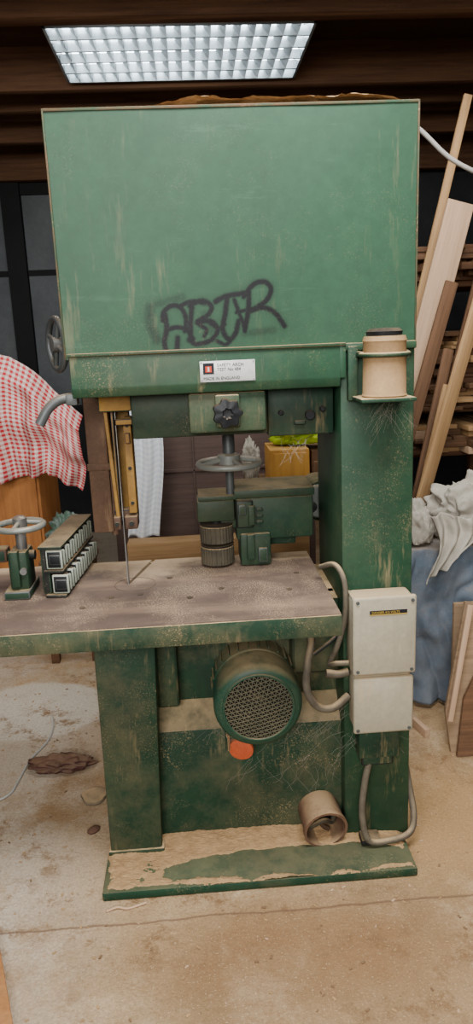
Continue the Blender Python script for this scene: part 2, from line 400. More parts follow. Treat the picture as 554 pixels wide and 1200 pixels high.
for x,z in ((-.076,1.439),(.058,1.439),(-.076,1.484),(.058,1.484)): b.cyl((x,-.027,z),(x,-.0285,z),.0022,'steel',seg=10)
PL=b.done('maker_plate',SAW,'small aluminium plate with dark and red emblem and black text')
b=B(); b.box(-.072,-.044,-.0282,-.0268,1.455,1.483,'ink',bev=0); b.box(-.066,-.050,-.0290,-.028,1.460,1.475,'red',bev=0)
b.box(-.0600,-.0560,-.0296,-.0289,1.462,1.473,'plate',bev=0); b.done('emblem',PL)
TM=lambda x,y,z:T(x,y,z)@RX(90)
text('plate_text','SAFETY ARCH\nTEST No 484',.0110,TM(-.036,-.0275,1.4735),'ink',PL)
text('plate_text','MADE IN ENGLAND',.0105,TM(-.072,-.0275,1.4405),'ink',PL)
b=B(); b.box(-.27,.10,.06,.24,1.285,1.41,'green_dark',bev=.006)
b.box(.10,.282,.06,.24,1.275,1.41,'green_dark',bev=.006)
for x,z,r in ((.135,1.34,.007),(.215,1.33,.014),(.25,1.345,.008)): b.cyl((x,.062,z),(x,.048,z),r,'black',seg=16,bev=.002)
b.box(.172,.202,.05,.07,1.305,1.315,'black',bev=.002)
b.done('guide_carrier',SAW)
b=B(); b.box(-.115,.09,.0,.10,1.30,1.405,'green_low',bev=.008); b.box(-.045,.02,-.018,.01,1.315,1.40,'green_low',bev=.006); b.done('clamp_block',SAW)
b=B(); Mx=T(-.015,-.020,1.355)@RX(90)
b.lathe([(0,-.01),(.012,-.01),(.014,.008),(.032,.012),(.037,.022),(.034,.034),(.014,.038),(.010,.034),(0,.033)],'black',Mx,56,rfun=lambda a:1+.10*math.cos(7*a))
b.done('clamp_knob',SAW,'black plastic star-shaped knob')
b=B(); b.cyl((-.002,.26,1.40),(-.002,.26,1.075),.013,'darkcast'); b.lathe([(.019,0),(.019,.06),(.013,.07)],'darkcast',T(-.002,.26,1.195),20)
b.done('feed_screw',SAW)
b=B(); wheel(b,T(-.002,.26,1.172),.094,.0095,'cast',4,.034,.014); b.done('hand_wheel',SAW,'grey cast hand wheel on a vertical screw')
b=B(); b.box(-.3210,-.3190,.115,.155,.45,1.42,'steel',bev=0); b.done('saw_blade',SAW,'thin vertical steel saw blade')
b=B(); b.box(-.418,-.358,.20,.26,.99,1.41,'rust',bev=.006); b.cyl((-.356,.22,.98),(-.356,.22,1.42),.010,'rust'); b.box(-.421,-.352,.195,.265,1.18,1.20,'rust',bev=.003); b.done('guide_post',SAW,'rusty brown steel post')
b=B(); b.box(-.350,-.340,.10,.17,1.06,1.37,'ochre',T(-.345,0,1.37)@RY(-2.5)@T(.345,0,-1.37),bev=.003)
b.box(-.299,-.277,.10,.17,1.07,1.34,'ochre',bev=.003); b.box(-.342,-.285,.165,.185,1.05,1.41,'black',bev=.003)
b.box(-.333,-.326,.12,.16,1.06,1.40,'darkcast',bev=.002)
b.box(-.296,-.281,.088,.102,1.27,1.30,'rust',bev=.003); b.box(-.318,-.27,.08,.10,1.322,1.34,'dark',bev=.003)
for z in (1.10,1.20,1.32): b.cyl((-.288,.101,z),(-.288,.096,z),.005,'dark',seg=12)
b.box(-.36,-.270,.085,.165,1.36,1.41,'green_dark',bev=.003)
b.done('blade_guard',SAW,'slim dull ochre coated slotted blade guard bars')
b=B(); b.box(-.345,-.325,.09,.16,1.025,1.062,'rust',bev=.004); b.box(-.313,-.277,.09,.16,1.025,1.062,'rust',bev=.004); b.box(-.345,-.277,.13,.17,1.045,1.075,'dark',bev=.004)
b.cyl((-.335,.085,1.043),(-.335,.095,1.043),.006,'dark',seg=16); b.cyl((-.294,.085,1.043),(-.294,.095,1.043),.007,'dark',seg=16)
b.done('blade_guide_block',SAW)
TB=B(); Yf,Yb=-.205,.355
TB.prism([(-.84,Yf),(.245,Yf),(.245,.13),(-.84,.13)],.838,.85,'table')
TB.prism([(-.84,.13),(-.325,.13),(-.264,Yb),(-.84,Yb)],.838,.85,'table')
TB.prism([(-.315,.13),(.245,.13),(.245,Yb),(-.252,Yb)],.838,.85,'table')
WT=TB.done('work_table',SAW,'brown rusty cast table with green edge')
b=B(); b.box(-.842,.247,Yf-.003,Yf+.02,.79,.8475,'green_low',bev=.003); b.box(.227,.247,Yf,Yb,.79,.8475,'green_low',bev=.003)
b.box(-.842,-.82,Yf,Yb,.79,.846,'green_low',bev=.004); b.box(-.84,.245,Yb-.02,Yb,.79,.846,'green_low',bev=.004)
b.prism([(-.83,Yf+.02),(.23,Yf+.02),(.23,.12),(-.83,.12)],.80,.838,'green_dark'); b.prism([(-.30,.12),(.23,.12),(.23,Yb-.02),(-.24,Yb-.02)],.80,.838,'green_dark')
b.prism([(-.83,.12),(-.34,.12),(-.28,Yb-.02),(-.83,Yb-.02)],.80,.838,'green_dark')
b.done('table_apron',WT)
for x,y in ((-.36,.02),(-.28,.03),(-.20,.16),(-.14,-.02),(-.05,.04),(.14,.0),(.18,.14),(-.43,-.05)):
    b=B(); b.cyl((x,y,.8495),(x,y,.8508),.009,'black',seg=16); b.done('table_screw',WT)
b=B(); b.torus(T(-.30,.12,.8502),.06,.0010,'dark',seg=40,ss=6); b.done('table_insert',WT)

# power feeder
PF=B()
PF.box(.010,.250,.235,.42,.932,1.064,'olive',bev=.008); PF.box(.006,.254,.230,.425,1.064,1.091,'olive',bev=.006)
PF.box(.012,.062,.220,.245,.975,1.06,'black',bev=.004); PF.box(.018,.040,.208,.235,1.02,1.05,'darkcast',bev=.003); PF.box(.048,.066,.21,.235,.985,1.045,'olive',bev=.003)
for z in (.985,1.005,1.025): PF.box(.073,.092,.226,.237,z,z+.009,'black',bev=.001)
PF.box(-.108,.008,.235,.36,.995,1.062,'olive',bev=.008); PF.box(-.103,.014,.230,.365,1.062,1.077,'olive',bev=.004)
PF.box(.020,.115,.225,.36,.852,.955,'olive',bev=.008); PF.box(.040,.064,.212,.235,.875,.955,'olive',bev=.004); PF.box(.075,.103,.214,.23,.865,.91,'darkcast',bev=.003)
PF.box(.115,.20,.28,.40,.90,.94,'olive',bev=.006)
PF.box(-.06,.03,.26,.34,.965,1.0,'dark',bev=.004)
FEED=PF.done('power_feeder',SAW,'dusty dark green power feed unit with knurled rollers')
def roller(z,h):
    b=B(); b.lathe([(0,0),(.044,0),(.051,.004),(.051,h-.004),(.044,h),(0,h)],'knurl',T(-.050,.27,z),120,rfun=lambda a:1+.022*(1 if math.cos(30*a)>0 else -1))
    b.lathe([(.051,h),(.052,h+.004),(.0,h+.005)],'black',T(-.050,.27,z),32)
    b.done('feed_roller',FEED)
roller(.855,.060); roller(.924,.058)
b=B(); b.cyl((-.050,.27,.851),(-.050,.27,1.02),.018,'black'); b.done('roller_shaft',FEED)
b=B(); b.cyl((.315,.56,1.0),(.315,.44,1.0),.075,'olive',seg=36,bev=.01); b.cyl((.30,.44,1.0),(.30,.41,1.0),.055,'cast',bev=.004); b.cyl((.245,.36,1.0),(.28,.43,.98),.02,'darkcast'); b.done('feeder_motor',FEED)

# roller fence, set at a slight angle across the table
FA=-5.5
FR=T(-.532,.05,0)@RZ(FA)@T(.56,-.03,0)
FB=B()
FB.box(-.572,-.512,.02,.40,.851,.860,'dark',bev=.003)
FB.box(-.580,-.556,.03,.395,.86,.998,'olive',bev=.004)
FB.box(-.572,-.516,.025,.395,.923,.930,'black',bev=.001); FB.box(-.582,-.516,.02,.40,.993,1.001,'olive',bev=.002)
FENCE=FB.xf(FR).done('roller_fence',SAW,'two tier roller fence with pale grey-green ribbed segments')
rb=B(); rb.box(-.034,.008,-.017,.017,.002,.054,'black',bev=.004,seg=2); rb.box(-.030,.017,-.0215,-.004,0,.056,'segment',bev=.005,seg=2)
rb.box(-.012,.019,-.004,.012,.004,.052,'segment',bev=.006,seg=2); rb.box(-.02,.012,-.024,-.020,.014,.042,'darkcast',bev=.002)
base=rb.done('fence_roller',FENCE)
for tier,z,dx_ in ((0,.862,.004),(1,.934,-.008)):
    for k in range(7):
        c=base if (tier,k)==(0,0) else base.copy()
        p=FR@Vector((-.525+dx_,.045+k*.054,z)); c.location=p; c.rotation_euler=(0,0,rad(FA))
        if c is not base: COL.objects.link(c)
b=B(); b.box(-.645,-.590,.06,.15,.87,.985,'olive',bev=.01); b.box(-.660,-.588,.04,.18,.851,.875,'darkcast',bev=.004)
b.box(-.635,-.612,.045,.07,.885,.99,'olive',bev=.004); b.cyl((-.602,.06,.93),(-.602,.05,.93),.010,'steel',seg=14)
b.cyl((-.610,.10,.98),(-.610,.10,1.05),.015,'steel'); b.cyl((-.80,.10,.965),(-.575,.10,.965),.014,'dark'); b.box(-.72,-.65,.08,.13,.95,.99,'rust',bev=.006)
ADJ=b.done('fence_adjuster',SAW)
b=B(); wheel(b,T(-.608,.10,1.052),.064,.009,'cast',3,.02,.010,'steel'); b.done('hand_wheel',ADJ,'grey hand wheel')

# motor
b=B(); Mx=T(.035,-.085,.536)@RX(-90)
b.lathe([(.098,.0),(.112,.003),(.122,.012),(.126,.026),(.126,.10),(.120,.105),(.120,.115),(.124,.12),(.124,.22),(0,.22)],'green_motor',Mx,64)
for k in range(26):
    a=2*math.pi*k/26; b.box(.118,.129,-.002,.002,.13,.21,'green_motor',Mx@RZ(math.degrees(a)),bev=0)
MOT=b.done('motor',SAW,'round green motor with a fan cover')
b=B(); b.lathe([(0,.02),(.102,.02),(.102,.006)],'black',Mx,48); b.lathe([(0,.008),(.022,.008),(.030,.018)],'dark',Mx,24); b.done('motor_fan_recess',MOT)
b=B(); Rg=.099; n=8
for k in range(-n,n+1):
    u=k*.0118; L=math.sqrt(max(Rg*Rg-u*u,0))
    if L<.01: continue
    for ang in (0,60,120):
        pts=[]
        for j in range(7):
            v=-L+2*L*j/6; h=-.010*(1-(u*u+v*v)/(Rg*Rg))
            pts.append((Mx@RZ(ang+15))@Vector((u,v,h)))
        b.tube(pts,.0014,'wire',ss=4,sub=1)
b.torus(Mx,.099,.004,'green_motor',seg=48)
b.done('motor_grille',MOT,'dusty wire grille')
b=B(); b.cyl((-.02,.06,.375),(-.015,.0,.362),.030,'rustpipe',seg=24); b.box(-.06,-.03,.0,.05,.355,.40,'green_low',bev=.006); b.box(-.055,-.048,-.01,.03,.36,.41,'tan',bev=.002); b.done('cap_spigot',SAW)
b=B(); b.lathe([(0,0),(.034,0),(.037,.004),(.036,.012),(.026,.015),(0,.014)],'cap',T(-.014,.004,.362)@RX(100)@RY(-12),36); b.done('spigot_cap',SAW,'round orange-red cap')
b=B(); Mx=T(.218,.06,.104)@RX(100)@RY(6)
b.lathe([(.062,0),(.064,.085),(.068,.087),(.068,.10),(.060,.10),(.058,.0)],'rustpipe',Mx,40); b.lathe([(0,.02),(.060,.02)],'black',Mx,32)
b.done('dust_outlet',SAW,'short rusty open extraction pipe')
b=B()
b.tube([Mx@Vector(p) for p in ((-.04,-.02,.06),(0,.01,.07),(.03,-.01,.06),(.04,.02,.05))],.008,'knurl',ss=8); b.tube([Mx@Vector(p) for p in ((-.03,.03,.05),(0,-.02,.06),(.02,-.04,.06))],.007,'rust',ss=8)
b.done('packing_strip',SAW)
b=B(); b.box(.303,.472,-.085,-.006,.622,.842,'beige',bev=.012,seg=3); b.box(.299,.476,-.097,-.080,.616,.847,'beige',bev=.008,seg=3)
for x,z in ((.312,.63),(.463,.63),(.312,.833),(.463,.833)): b.cyl((x,-.096,z),(x,-.100,z),.005,'darkcast',seg=12)
b.box(.300,.312,-.079,-.01,.62,.84,'steel',bev=.002)
SB=b.done('switch_box',SAW,'beige enamel electrical enclosure')
b=B(); b.box(.345,.448,-.0988,-.097,.798,.808,'ink',bev=0); b.box(.345,.448,-.0986,-.097,.795,.798,'yellow',bev=0)
b.done('warning_label',SB,'thin dark danger strip')
text('label_text','DANGER 415 VOLTS',.0085,TM(.350,-.0990,.8000),'yellow',SB)
b=B(); b.box(.305,.470,-.080,-.006,.437,.608,'beige',bev=.012,seg=3); b.box(.302,.473,-.090,-.076,.432,.606,'beige',bev=.008,seg=3)
for x,z in ((.314,.445),(.461,.445)): b.cyl((x,-.089,z),(x,-.093,z),.005,'darkcast',seg=12)
b.done('switch_box',SAW,'smaller lower beige enamel enclosure')
b=B(); b.box(.325,.445,-.055,.0,.33,.43,'green_low',bev=.006); b.box(.335,.43,-.045,0,.30,.335,'dark',bev=.006); b.done('starter_bracket',SAW)
b=B(); b.tube([(.36,-.035,.31),(.345,-.04,.24),(.335,-.05,.14),(.355,-.055,.055),(.42,-.05,.045),(.485,-.035,.055),(.505,-.01,.10),(.50,.03,.18),(.485,.06,.30)],.0100,'conduit',ss=12); b.done('conduit',SAW,'looped grey dusty conduit')
b=B(); b.box(.335,.395,-.05,.0,.03,.05,'dark',bev=.004); b.done('conduit_clip',SAW)
b=B(); b.tube([(.30,-.04,.632),(.266,-.03,.628),(.252,.0,.615),(.268,-.03,.68),(.287,-.040,.76),(.290,-.042,.85),(.283,-.03,.895),(.266,.0,.915),(.240,.06,.89)],.0078,'conduit',ss=12); b.done('conduit',SAW)
b=B(); b.tube([(.30,-.03,.525),(.25,-.05,.50),(.205,-.05,.51),(.178,-.04,.56),(.185,-.02,.63),(.20,.02,.69),(.16,.08,.71)],.0115,'conduit',ss=12); b.done('conduit',SAW)
b=B(); b.tube([(.30,-.03,.60),(.27,-.03,.595),(.235,-.03,.60)],.012,'conduit'); b.done('conduit',SAW)
b=B(); b.tube([(.20,-.03,.66),(.26,-.02,.70),(.30,-.01,.74)],.006,'dark'); b.done('earth_wire',SAW)
b=B(); b.box(.315,.455,-.13,-.0,1.372,1.382,'green_low',bev=.003); b.torus(T(.388,-.068,1.488),.060,.006,'green_low'); b.box(.325,.34,-.07,0,1.482,1.496,'green_low',bev=.003); b.box(.437,.452,-.07,0,1.482,1.496,'green_low',bev=.003)
b.box(.305,.33,-.022,0,1.37,1.51,'green_low',bev=.003); b.done('can_bracket',SAW)
b=B(); b.lathe([(0,0),(.056,0),(.058,.003),(.055,.008),(.054,.135),(.056,.138),(.052,.150),(0,.151)],'tan',T(.388,-.068,1.383),40)
OC=b.done('oil_can',SAW,'tan dusty cylinder held in a green bracket')
b=B(); b.lathe([(0,0),(.044,0),(.046,.010),(.036,.018),(0,.019)],'black',T(.388,-.068,1.534),28,rfun=lambda a:1+.03*math.sin(5*a)); b.done('can_lid',OC)
b=B(); Mx=T(-.462,.13,1.545)@RZ(28)@RY(90); wheel(b,Mx,.068,.009,'darkcast',4,.02,.0,'steel'); b.cyl((-.475,.13,1.545),(-.415,.15,1.545),.013,'darkcast'); b.done('hand_wheel',SAW,'dark steel tension wheel')
b=B(); b.tube([(-.405,.01,1.410),(-.445,.0,1.405),(-.475,-.01,1.385),(-.500,-.02,1.345)],.013,'darkcast',ss=12); b.box(-.43,-.40,-.01,.03,1.39,1.42,'darkcast',bev=.004); b.done('tension_lever',SAW,'dark grey bent lever handle')
def webs(c,w,h,n,y,dr=.014):
    b=B()
    for _ in range(n):
        p=Vector((c[0]+random.uniform(-w,w),y+random.uniform(-.01,.01),c[1]+random.uniform(-h,h)*.3+h*.5))
        pts=[p]; q=random.uniform(-dr,dr)
        for k in range(4): pts.append(pts[-1]+Vector((q+random.uniform(-dr,dr)*.4,random.uniform(-.004,.004),-h*random.uniform(.1,.4))))
        b.tube(pts,.00024,'web',ss=3,sub=3)
    b.done('cobweb',SAW)
webs((.42,1.33),.03,.07,26,-.02); webs((.21,.43),.12,.08,36,-.01,.03); webs((.36,.36),.1,.08,20,-.02,.03); webs((-.05,.42),.08,.05,16,.03,.03); webs((.17,1.24),.05,.05,14,.03)
webs((.15,.24),.15,.09,18,.04,.035)

# ================================================================== dust heaps
def heap(name,x0,x1,y0,y1,zb,f,label,mat='sawdust',n=70):
    bm=bmesh.new(); g=[]
    for j in range(n):
        row=[]
        for i in range(n):
            x=x0+(x1-x0)*i/(n-1); y=y0+(y1-y0)*j/(n-1); row.append(bm.verts.new((x,y,zb+f(x,y))))
        g.append(row)
    for j in range(n-1):
        for i in range(n-1):
            fc=bm.faces.new((g[j][i],g[j][i+1],g[j+1][i+1],g[j+1][i])); fc.smooth=True
    me=bpy.data.meshes.new(name); bm.to_mesh(me); bm.free(); me.materials.append(M[mat])
    o=bpy.data.objects.new(name,me); COL.objects.link(o)
    tag(o,None,label,'sawdust','stuff'); return o
def fplate(x,y):
    g1=noise.noise(Vector((x*60,y*60,0))); g2=noise.noise(Vector((x*170,y*170,5)))
    nz_=noise.fractal(Vector((x*9,y*9,.3)),1,2,5)*.006+g1*.003+g2*.0022
    e=((x-.13)/.37)**2+((y+.085)/.060)**2+noise.noise(Vector((x*14,y*14,3)))*.45
    lo=-.0165*max(0,min(1,(1.25-e)*1.6))
    if y<-.105 and x>-.1: lo+=.010*min(1,(-.105-y)/.02)*max(0,1-abs(x-.1)/.3)
    edge=min(x+.435,.475-x,y+.155)
    return .0045+nz_+lo-.010*max(0,1-edge/.020)+ .018*max(0,(y+.02)/.08)
heap('sawdust_drift',-.433,.473,-.153,.054,.028,fplate,'tan sawdust drifted over the machine base plate',n=260)
def ftop(x,y):
    e=min((x+.18)/.1,(.46-x)/.08,1); return -.006+max(0,e)*(.020+.014*noise.noise(Vector((x*10,y*10,1)))+.005*noise.noise(Vector((x*70,y*70,1))))
heap('sawdust_heap',-.2,.47,-.004,.36,2.090,ftop,'tan sawdust heaped on top of the housing')
b=B()
for _ in range(900):
    x=random.uniform(-1.1,.8); y=random.uniform(-.7,1.2)
    if -.47<x<.5 and -.17<y<.5: continue
    if x<-.58 and y<-.2: continue
    s=random.uniform(.0015,.006)
    b.box(-s,s,-s*.5,s*.5,0,s*.3,random.choice(['pine','sawdust','brownw','pale','sawdust']),T(x,y,.001)@RZ(random.uniform(0,180)),bev=0)
b.done('wood_chips',None,'scattered wood chips on the dusty floor','wood chips','stuff')

# ================================================================== ROOM
def struct(name,*a,mat,bev=0):
    b=B(); b.box(*a,mat,bev=bev); return b.done(name,kind='structure')
struct('floor',-2.6,2.6,-5,4.2,-.1,0,mat='floor')
struct('wall_back',-2.6,2.6,4.0,4.15,0,3.1,mat='wallb')
struct('wall_left',-2.6,-2.45,-3,4.15,0,3.1,mat='wallb')
struct('wall_right',2.45,2.6,-3,4.15,0,3.1,mat='wallb')
struct('ceiling',-2.6,2.6,-5,4.2,3.05,3.15,mat='ceilw')
i=1
for y,z,w_ in ((.75,2.80,.05),(1.53,2.845,.045),(2.40,2.84,.035),(2.62,2.91,.03),(2.83,2.86,.04),(3.12,2.90,.03),(3.35,2.82,.04),(3.62,2.88,.03),(3.88,2.70,.05)):
    struct('trim_%d'%i,-2.45,2.45,y-w_,y+w_,z,3.05,mat='beam',bev=.006); i+=1
b=B()
b.box(-2.3,-.85,3.93,4.0,1.0,1.06,'frameb',bev=0); b.box(-2.3,-.85,3.93,4.0,2.62,2.70,'frameb',bev=0)
for x in (-2.3,-1.85,-1.36,-.90): b.box(x-.07,x+.07,3.90,4.0,1.0,2.70,'frameb',bev=0)
b.box(-2.3,-.85,3.94,4.0,2.05,2.09,'frameb',bev=0); b.box(-2.3,-.85,3.96,3.99,1.0,2.7,'pane',bev=0)
b.done('window_1',kind='structure')
b=B(); x0,x1,y0,y1,z=-.655,.525,1.60,2.30,2.85
b.box(x0,x1,y0,y1,z+.08,z+.10,'sil',bev=0)
for a in ((x0,x0+.012,y0,y1),(x1-.012,x1,y0,y1),(x0,x1,y0,y0+.012),(x0,x1,y1-.012,y1)): b.box(*a,z,z+.09,'sil',bev=0)
LF=b.done('ceiling_light',None,'bright rectangular fluorescent fitting with an aluminium louvre','ceiling light')
for k in range(4):
    b=B(); yy=y0+.09+k*(y1-y0-.18)/3; b.cyl((x0+.02,yy,z+.060),(x1-.02,yy,z+.060),.018,'glow',seg=12); b.done('lamp_tube',LF)
b=B()
for k in range(1,18):
    xx=x0+(x1-x0)*k/18
    b.prism([(-.030,.040),(.004,.040),(.0,.0)],y0+.012,y1-.012,'sil',T(xx,0,z)@Matrix(((1,0,0,0),(0,0,1,0),(0,1,0,0),(0,0,0,1))))
for k in range(1,5): yy=y0+(y1-y0)*k/5; b.box(x0+.012,x1-.012,yy-.006,yy+.006,z,z+.040,'sil',bev=0)
b.done('louvre',LF)
for x in (-.5,.4):
    b=B(); b.cyl((x,1.95,z+.1),(x,1.95,3.05),.006,'steel'); b.done('hanger_rod',LF)

# ================================================================== surroundings
def plank(name,p,q,w,t,mat,label,cat='plank',group=None,roll=0):
    p,q=Vector(p),Vector(q); L=(q-p).length
    b=B(); b.box(0,L,-w/2,w/2,-t/2,t/2,mat,bev=.002)
    o=b.done(name,None,label,cat,group=group)
    xa=(q-p).normalized(); za=Vector((0,-1,0)); za=(za-xa*za.dot(xa)).normalized(); ya=za.cross(xa)
    R_=Matrix((xa,ya,za)).transposed().to_4x4()
    o.matrix_world=Matrix.Translation(p)@R_@RX(roll); return o
G='timber leaning beside the rack'
plank('plank',(.66,1.12,.02),(1.27,1.24,2.12),.060,.02,'pine','long pale pine plank leaning upright',group=G,roll=25)
plank('plank',(.66,1.58,.04),(1.22,1.70,2.12),.13,.02,'pale','wide pale pinkish board leaning upright',group=G)
plank('plank',(.66,1.76,.02),(1.29,1.84,2.62),.040,.02,'pine','narrow tall pine strip leaning upright',group=G)
plank('plank',(.63,1.46,.02),(1.13,1.54,1.75),.06,.02,'brownw','dark brown plank leaning upright',group=G,roll=0)
plank('plank',(.76,1.31,.02),(1.06,1.36,1.45),.045,.02,'brownw','narrow brown plank leaning upright',group=G)
plank('plank',(.82,1.40,.02),(1.20,1.46,1.62),.035,.018,'beam','thin weathered batten leaning upright',group=G)
plank('plank',(.72,1.21,.02),(1.02,1.27,1.30),.022,.018,'pine','thin short pine batten leaning upright',group=G)
plank('plank',(.90,1.66,.02),(1.46,1.74,2.30),.05,.02,'brownw','long rough sawn batten leaning upright',group=G)
b=B()
for x in (1.0,1.68):
    for y in (1.98,2.6): b.box(x-.03,x+.03,y-.03,y+.03,0,2.1,'beam',bev=.004)
RK=b.done('timber_rack',None,'dark wooden rack holding stacked timber','rack')
for z in (.88,1.12,1.78):
    b=B(); b.box(.95,1.72,1.99,2.64,z-.03,z,'beam',bev=.004); b.done('shelf',RK)
random.seed(3)
for z0_,hmax,mats in ((1.12,.40,['pine','brownw','beam','brownw','brownw']),(.88,.15,['pale','pine','brownw']),(1.78,.16,['brownw','beam','brownw'])):
    z=z0_+.001
    while z<z0_+hmax:
        th=random.choice([.018,.025,.035]); x=1.04+random.uniform(0,.05)
        while x<1.60:
            w=random.uniform(.05,.20); w=min(w,1.64-x); y0_=1.97-random.uniform(0,.16)
            b=B(); b.box(x,x+w,y0_,2.55,z,z+th,random.choice(mats),bev=.002)
            b.done('timber_board',None,'sawn timber board stacked on the rack','board',group='boards stacked on the rack'); x+=w+random.uniform(.003,.02)
        z+=th+.001
def cloth(name,c,r,seed,mat,label,cat,amp=.35,freq=3.5,sub=5,sharp=3):
    bm=bmesh.new(); bmesh.ops.create_icosphere(bm,subdivisions=sub,radius=1)
    for v in bm.verts:
        d=v.co.normalized(); o3=Vector((seed,seed*2,0))
        wv=d+.55*noise.noise_vector(d*1.6+o3)
        wv.z*=.55
        n1=1-abs(noise.noise(wv*freq+o3)); n2=1-abs(noise.noise(wv*freq*2.1+o3*1.7))
        n3=noise.noise(d*1.5+Vector((0,seed,0)))
        k=1-amp+amp*(n1**sharp*.7+n2**2*.3)+n3*amp*.8
        p=Vector((d.x*r[0]*k,d.y*r[1]*k,d.z*r[2]*k))
        if p.z<-r[2]*.55: p.z=-r[2]*.55
        v.co=p
    for f in bm.faces: f.smooth=True
    me=bpy.data.meshes.new(name); bm.to_mesh(me); bm.free(); me.materials.append(M[mat])
    o=bpy.data.objects.new(name,me); COL.objects.link(o); o.location=c; tag(o,None,label,cat); return o
b=B(); b.box(.72,1.6,.90,1.03,0,.66,'brownw',bev=.01); b.done('wooden_crate',None,'brown wooden crate under a blue-grey sheet','crate')
def sheet(name,P,nu,nv,mat,label,cat,uvs=(1,1),thick=.004):
    bm=bmesh.new(); uvl=bm.loops.layers.uv.new('UVMap'); g=[[bm.verts.new(P(i/nu,j/nv)) for i in range(nu+1)] for j in range(nv+1)]
    for j in range(nv):
        for i in range(nu):
            f=bm.faces.new((g[j][i],g[j][i+1],g[j+1][i+1],g[j+1][i])); f.smooth=True
            for l,(a,c_) in zip(f.loops,((i,j),(i+1,j),(i+1,j+1),(i,j+1))): l[uvl].uv=(a/nu*uvs[0],c_/nv*uvs[1])
    me=bpy.data.meshes.new(name); bm.to_mesh(me); bm.free(); me.materials.append(M[mat])
    o=bpy.data.objects.new(name,me); COL.objects.link(o)
    md=o.modifiers.new('s','SOLIDIFY'); md.thickness=thick; md.offset=0
    tag(o,None,label,cat); return o
def Pblue(u,v):
    x=.70+u*.85; L=.85*v
    if L<.15: y,z=1.02-L,.672
    else: y,z=.87-(L-.15)*.06,.672-(L-.15)*.93
    f=(v**1.2)*.040*math.sin(u*23+1.5*math.sin(v*4))+.03*noise.noise(Vector((u*6,v*6,2)))+.015*noise.noise(Vector((u*22,v*10,5)))
    return (x+.02*math.sin(v*9),y-abs(f)-.01,max(.004,z+ .008*abs(noise.noise(Vector((u*5,v*5,7))))))
sheet('dust_sheet',Pblue,110,70,'blue','blue-grey sheet draped over a crate','sheet')
cloth('rag_pile',(1.05,.96,.795),(.20,.13,.19),2.3,'rag','crumpled off-white rags piled on a crate','rags',amp=.42,freq=2.0,sub=6,sharp=2)
cloth('rag_pile',(.79,.92,.755),(.070,.07,.12),6.1,'rag','crumpled grey rags piled on a crate','rags',amp=.4,freq=2.0,sharp=2)
def Prag(u,v):
    return (.80+u*.20*(1-.35*v)+.03*math.sin(v*4),.775-.03*v-.016*math.sin(u*19+v*3)-.01*noise.noise(Vector((u*8,v*5,0))),.83-.27*v*(1-.45*u)+.012*math.sin(u*7))
sheet('hanging_rag',Prag,50,40,'rag','pale rag hanging over the crate edge','rag')
XZ=lambda y,tilt: T(0,y,0)@RX(90-tilt)
b=B()
b.prism([(.79,0),(.772,.16),(.855,.57),(1.25,.50),(1.25,0)],-.008,.008,'ply',XZ(.46,8),bev=0)
b.prism([(.80,.0),(.83,.22),(.90,.36),(1.25,.30),(1.25,0)],.010,.024,'brownw',XZ(.44,8),bev=0)
b.box(.87,1.3,.68,.70,.021,.5,'ply',bev=.002); b.box(.87,1.3,.50,.70,0,.02,'ply',bev=.002)
b.done('plywood_bin',None,'open bin of thin brown plywood panels','bin')
plank('timber_offcut',(.770,.42,.15),(.852,.475,.575),.020,.012,'pale','pale edge batten nailed to the bin','offcut')
plank('timber_offcut',(.70,.70,.012),(.735,.56,.012),.05,.02,'pale','small pale offcut lying on the floor','offcut')

b=B(); b.box(-1.6,-.90,1.75,2.25,0,1.02,'orangew',bev=.008); b.box(-1.58,-1.25,1.735,1.75,.08,.98,'orangew',bev=.004); b.box(-1.235,-.915,1.735,1.75,.08,.98,'orangew',bev=.004)
CB=b.done('wooden_cabinet',None,'orange varnished wooden cabinet under a checked cloth','cabinet')
b=B(); b.cyl((-1.20,1.735,.6),(-1.20,1.715,.6),.015,'steel',bev=.003); b.done('knob',CB)
b=B(); b.box(-1.6,-1.02,1.86,2.2,1.021,1.38,'card',bev=.004); b.done('cardboard_box',None,'brown cardboard box on top of the cabinet','box')
def Pg(u,v):
    x=-1.50+u*.84
    top=1.53-.05*u if u<.60 else 1.50-.90*(u-.60)**1.15
    bot=.92+.02*math.sin(u*9) if u<.8 else .92-.45*(u-.8)
    z=top+(bot-top)*v
    y=1.80-.14*min(1,v*6)-.025*v+.034*math.sin(u*30+2.5*v)*min(1,v*2)+.020*math.sin(u*63+v*4)*v+.05*noise.noise(Vector((u*7,v*5,1)))
    x+= .02*v*math.sin(v*6+u*4)
    return (x,y,z+.012*noise.noise(Vector((u*9,v*3,4))))
sheet('tablecloth',Pg,140,90,'gingham','red and white gingham cloth draped over a cabinet','cloth',uvs=(1,.85))
b=B(); b.box(-.88,-.62,1.45,1.66,.50,.53,'brownw',bev=.004)
for x in (-.85,-.65):
    for y in (1.48,1.63): b.box(x-.02,x+.02,y-.02,y+.02,0,.5,'brownw',bev=.003)
b.done('wooden_stool',None,'low brown wooden stool holding a bag','stool')
cloth('plastic_bag',(-.74,1.55,.615),(.12,.09,.15),4.4,'greenbag','crumpled green and white plastic bag on a stool','bag',amp=.4,freq=2.6)
b=B(); b.box(-.60,.60,2.30,2.34,.0,1.45,'darkw',bev=.003); b.box(-.6,.60,2.285,2.30,.78,.80,'darkw',bev=.003); b.box(-.12,-.11,2.285,2.3,0,1.45,'darkw',bev=.002); b.done('plywood_sheet',None,'large dark brown plywood sheet standing on edge','plywood sheet')
b=B(); b.box(-.50,.50,1.90,2.02,.34,.47,'pine',bev=.004)
for x in (-.45,.45): b.box(x-.02,x+.02,1.93,1.99,0,.34,'pine',bev=.003)
b.done('low_bench',None,'low tan wooden bench behind the saw','bench')
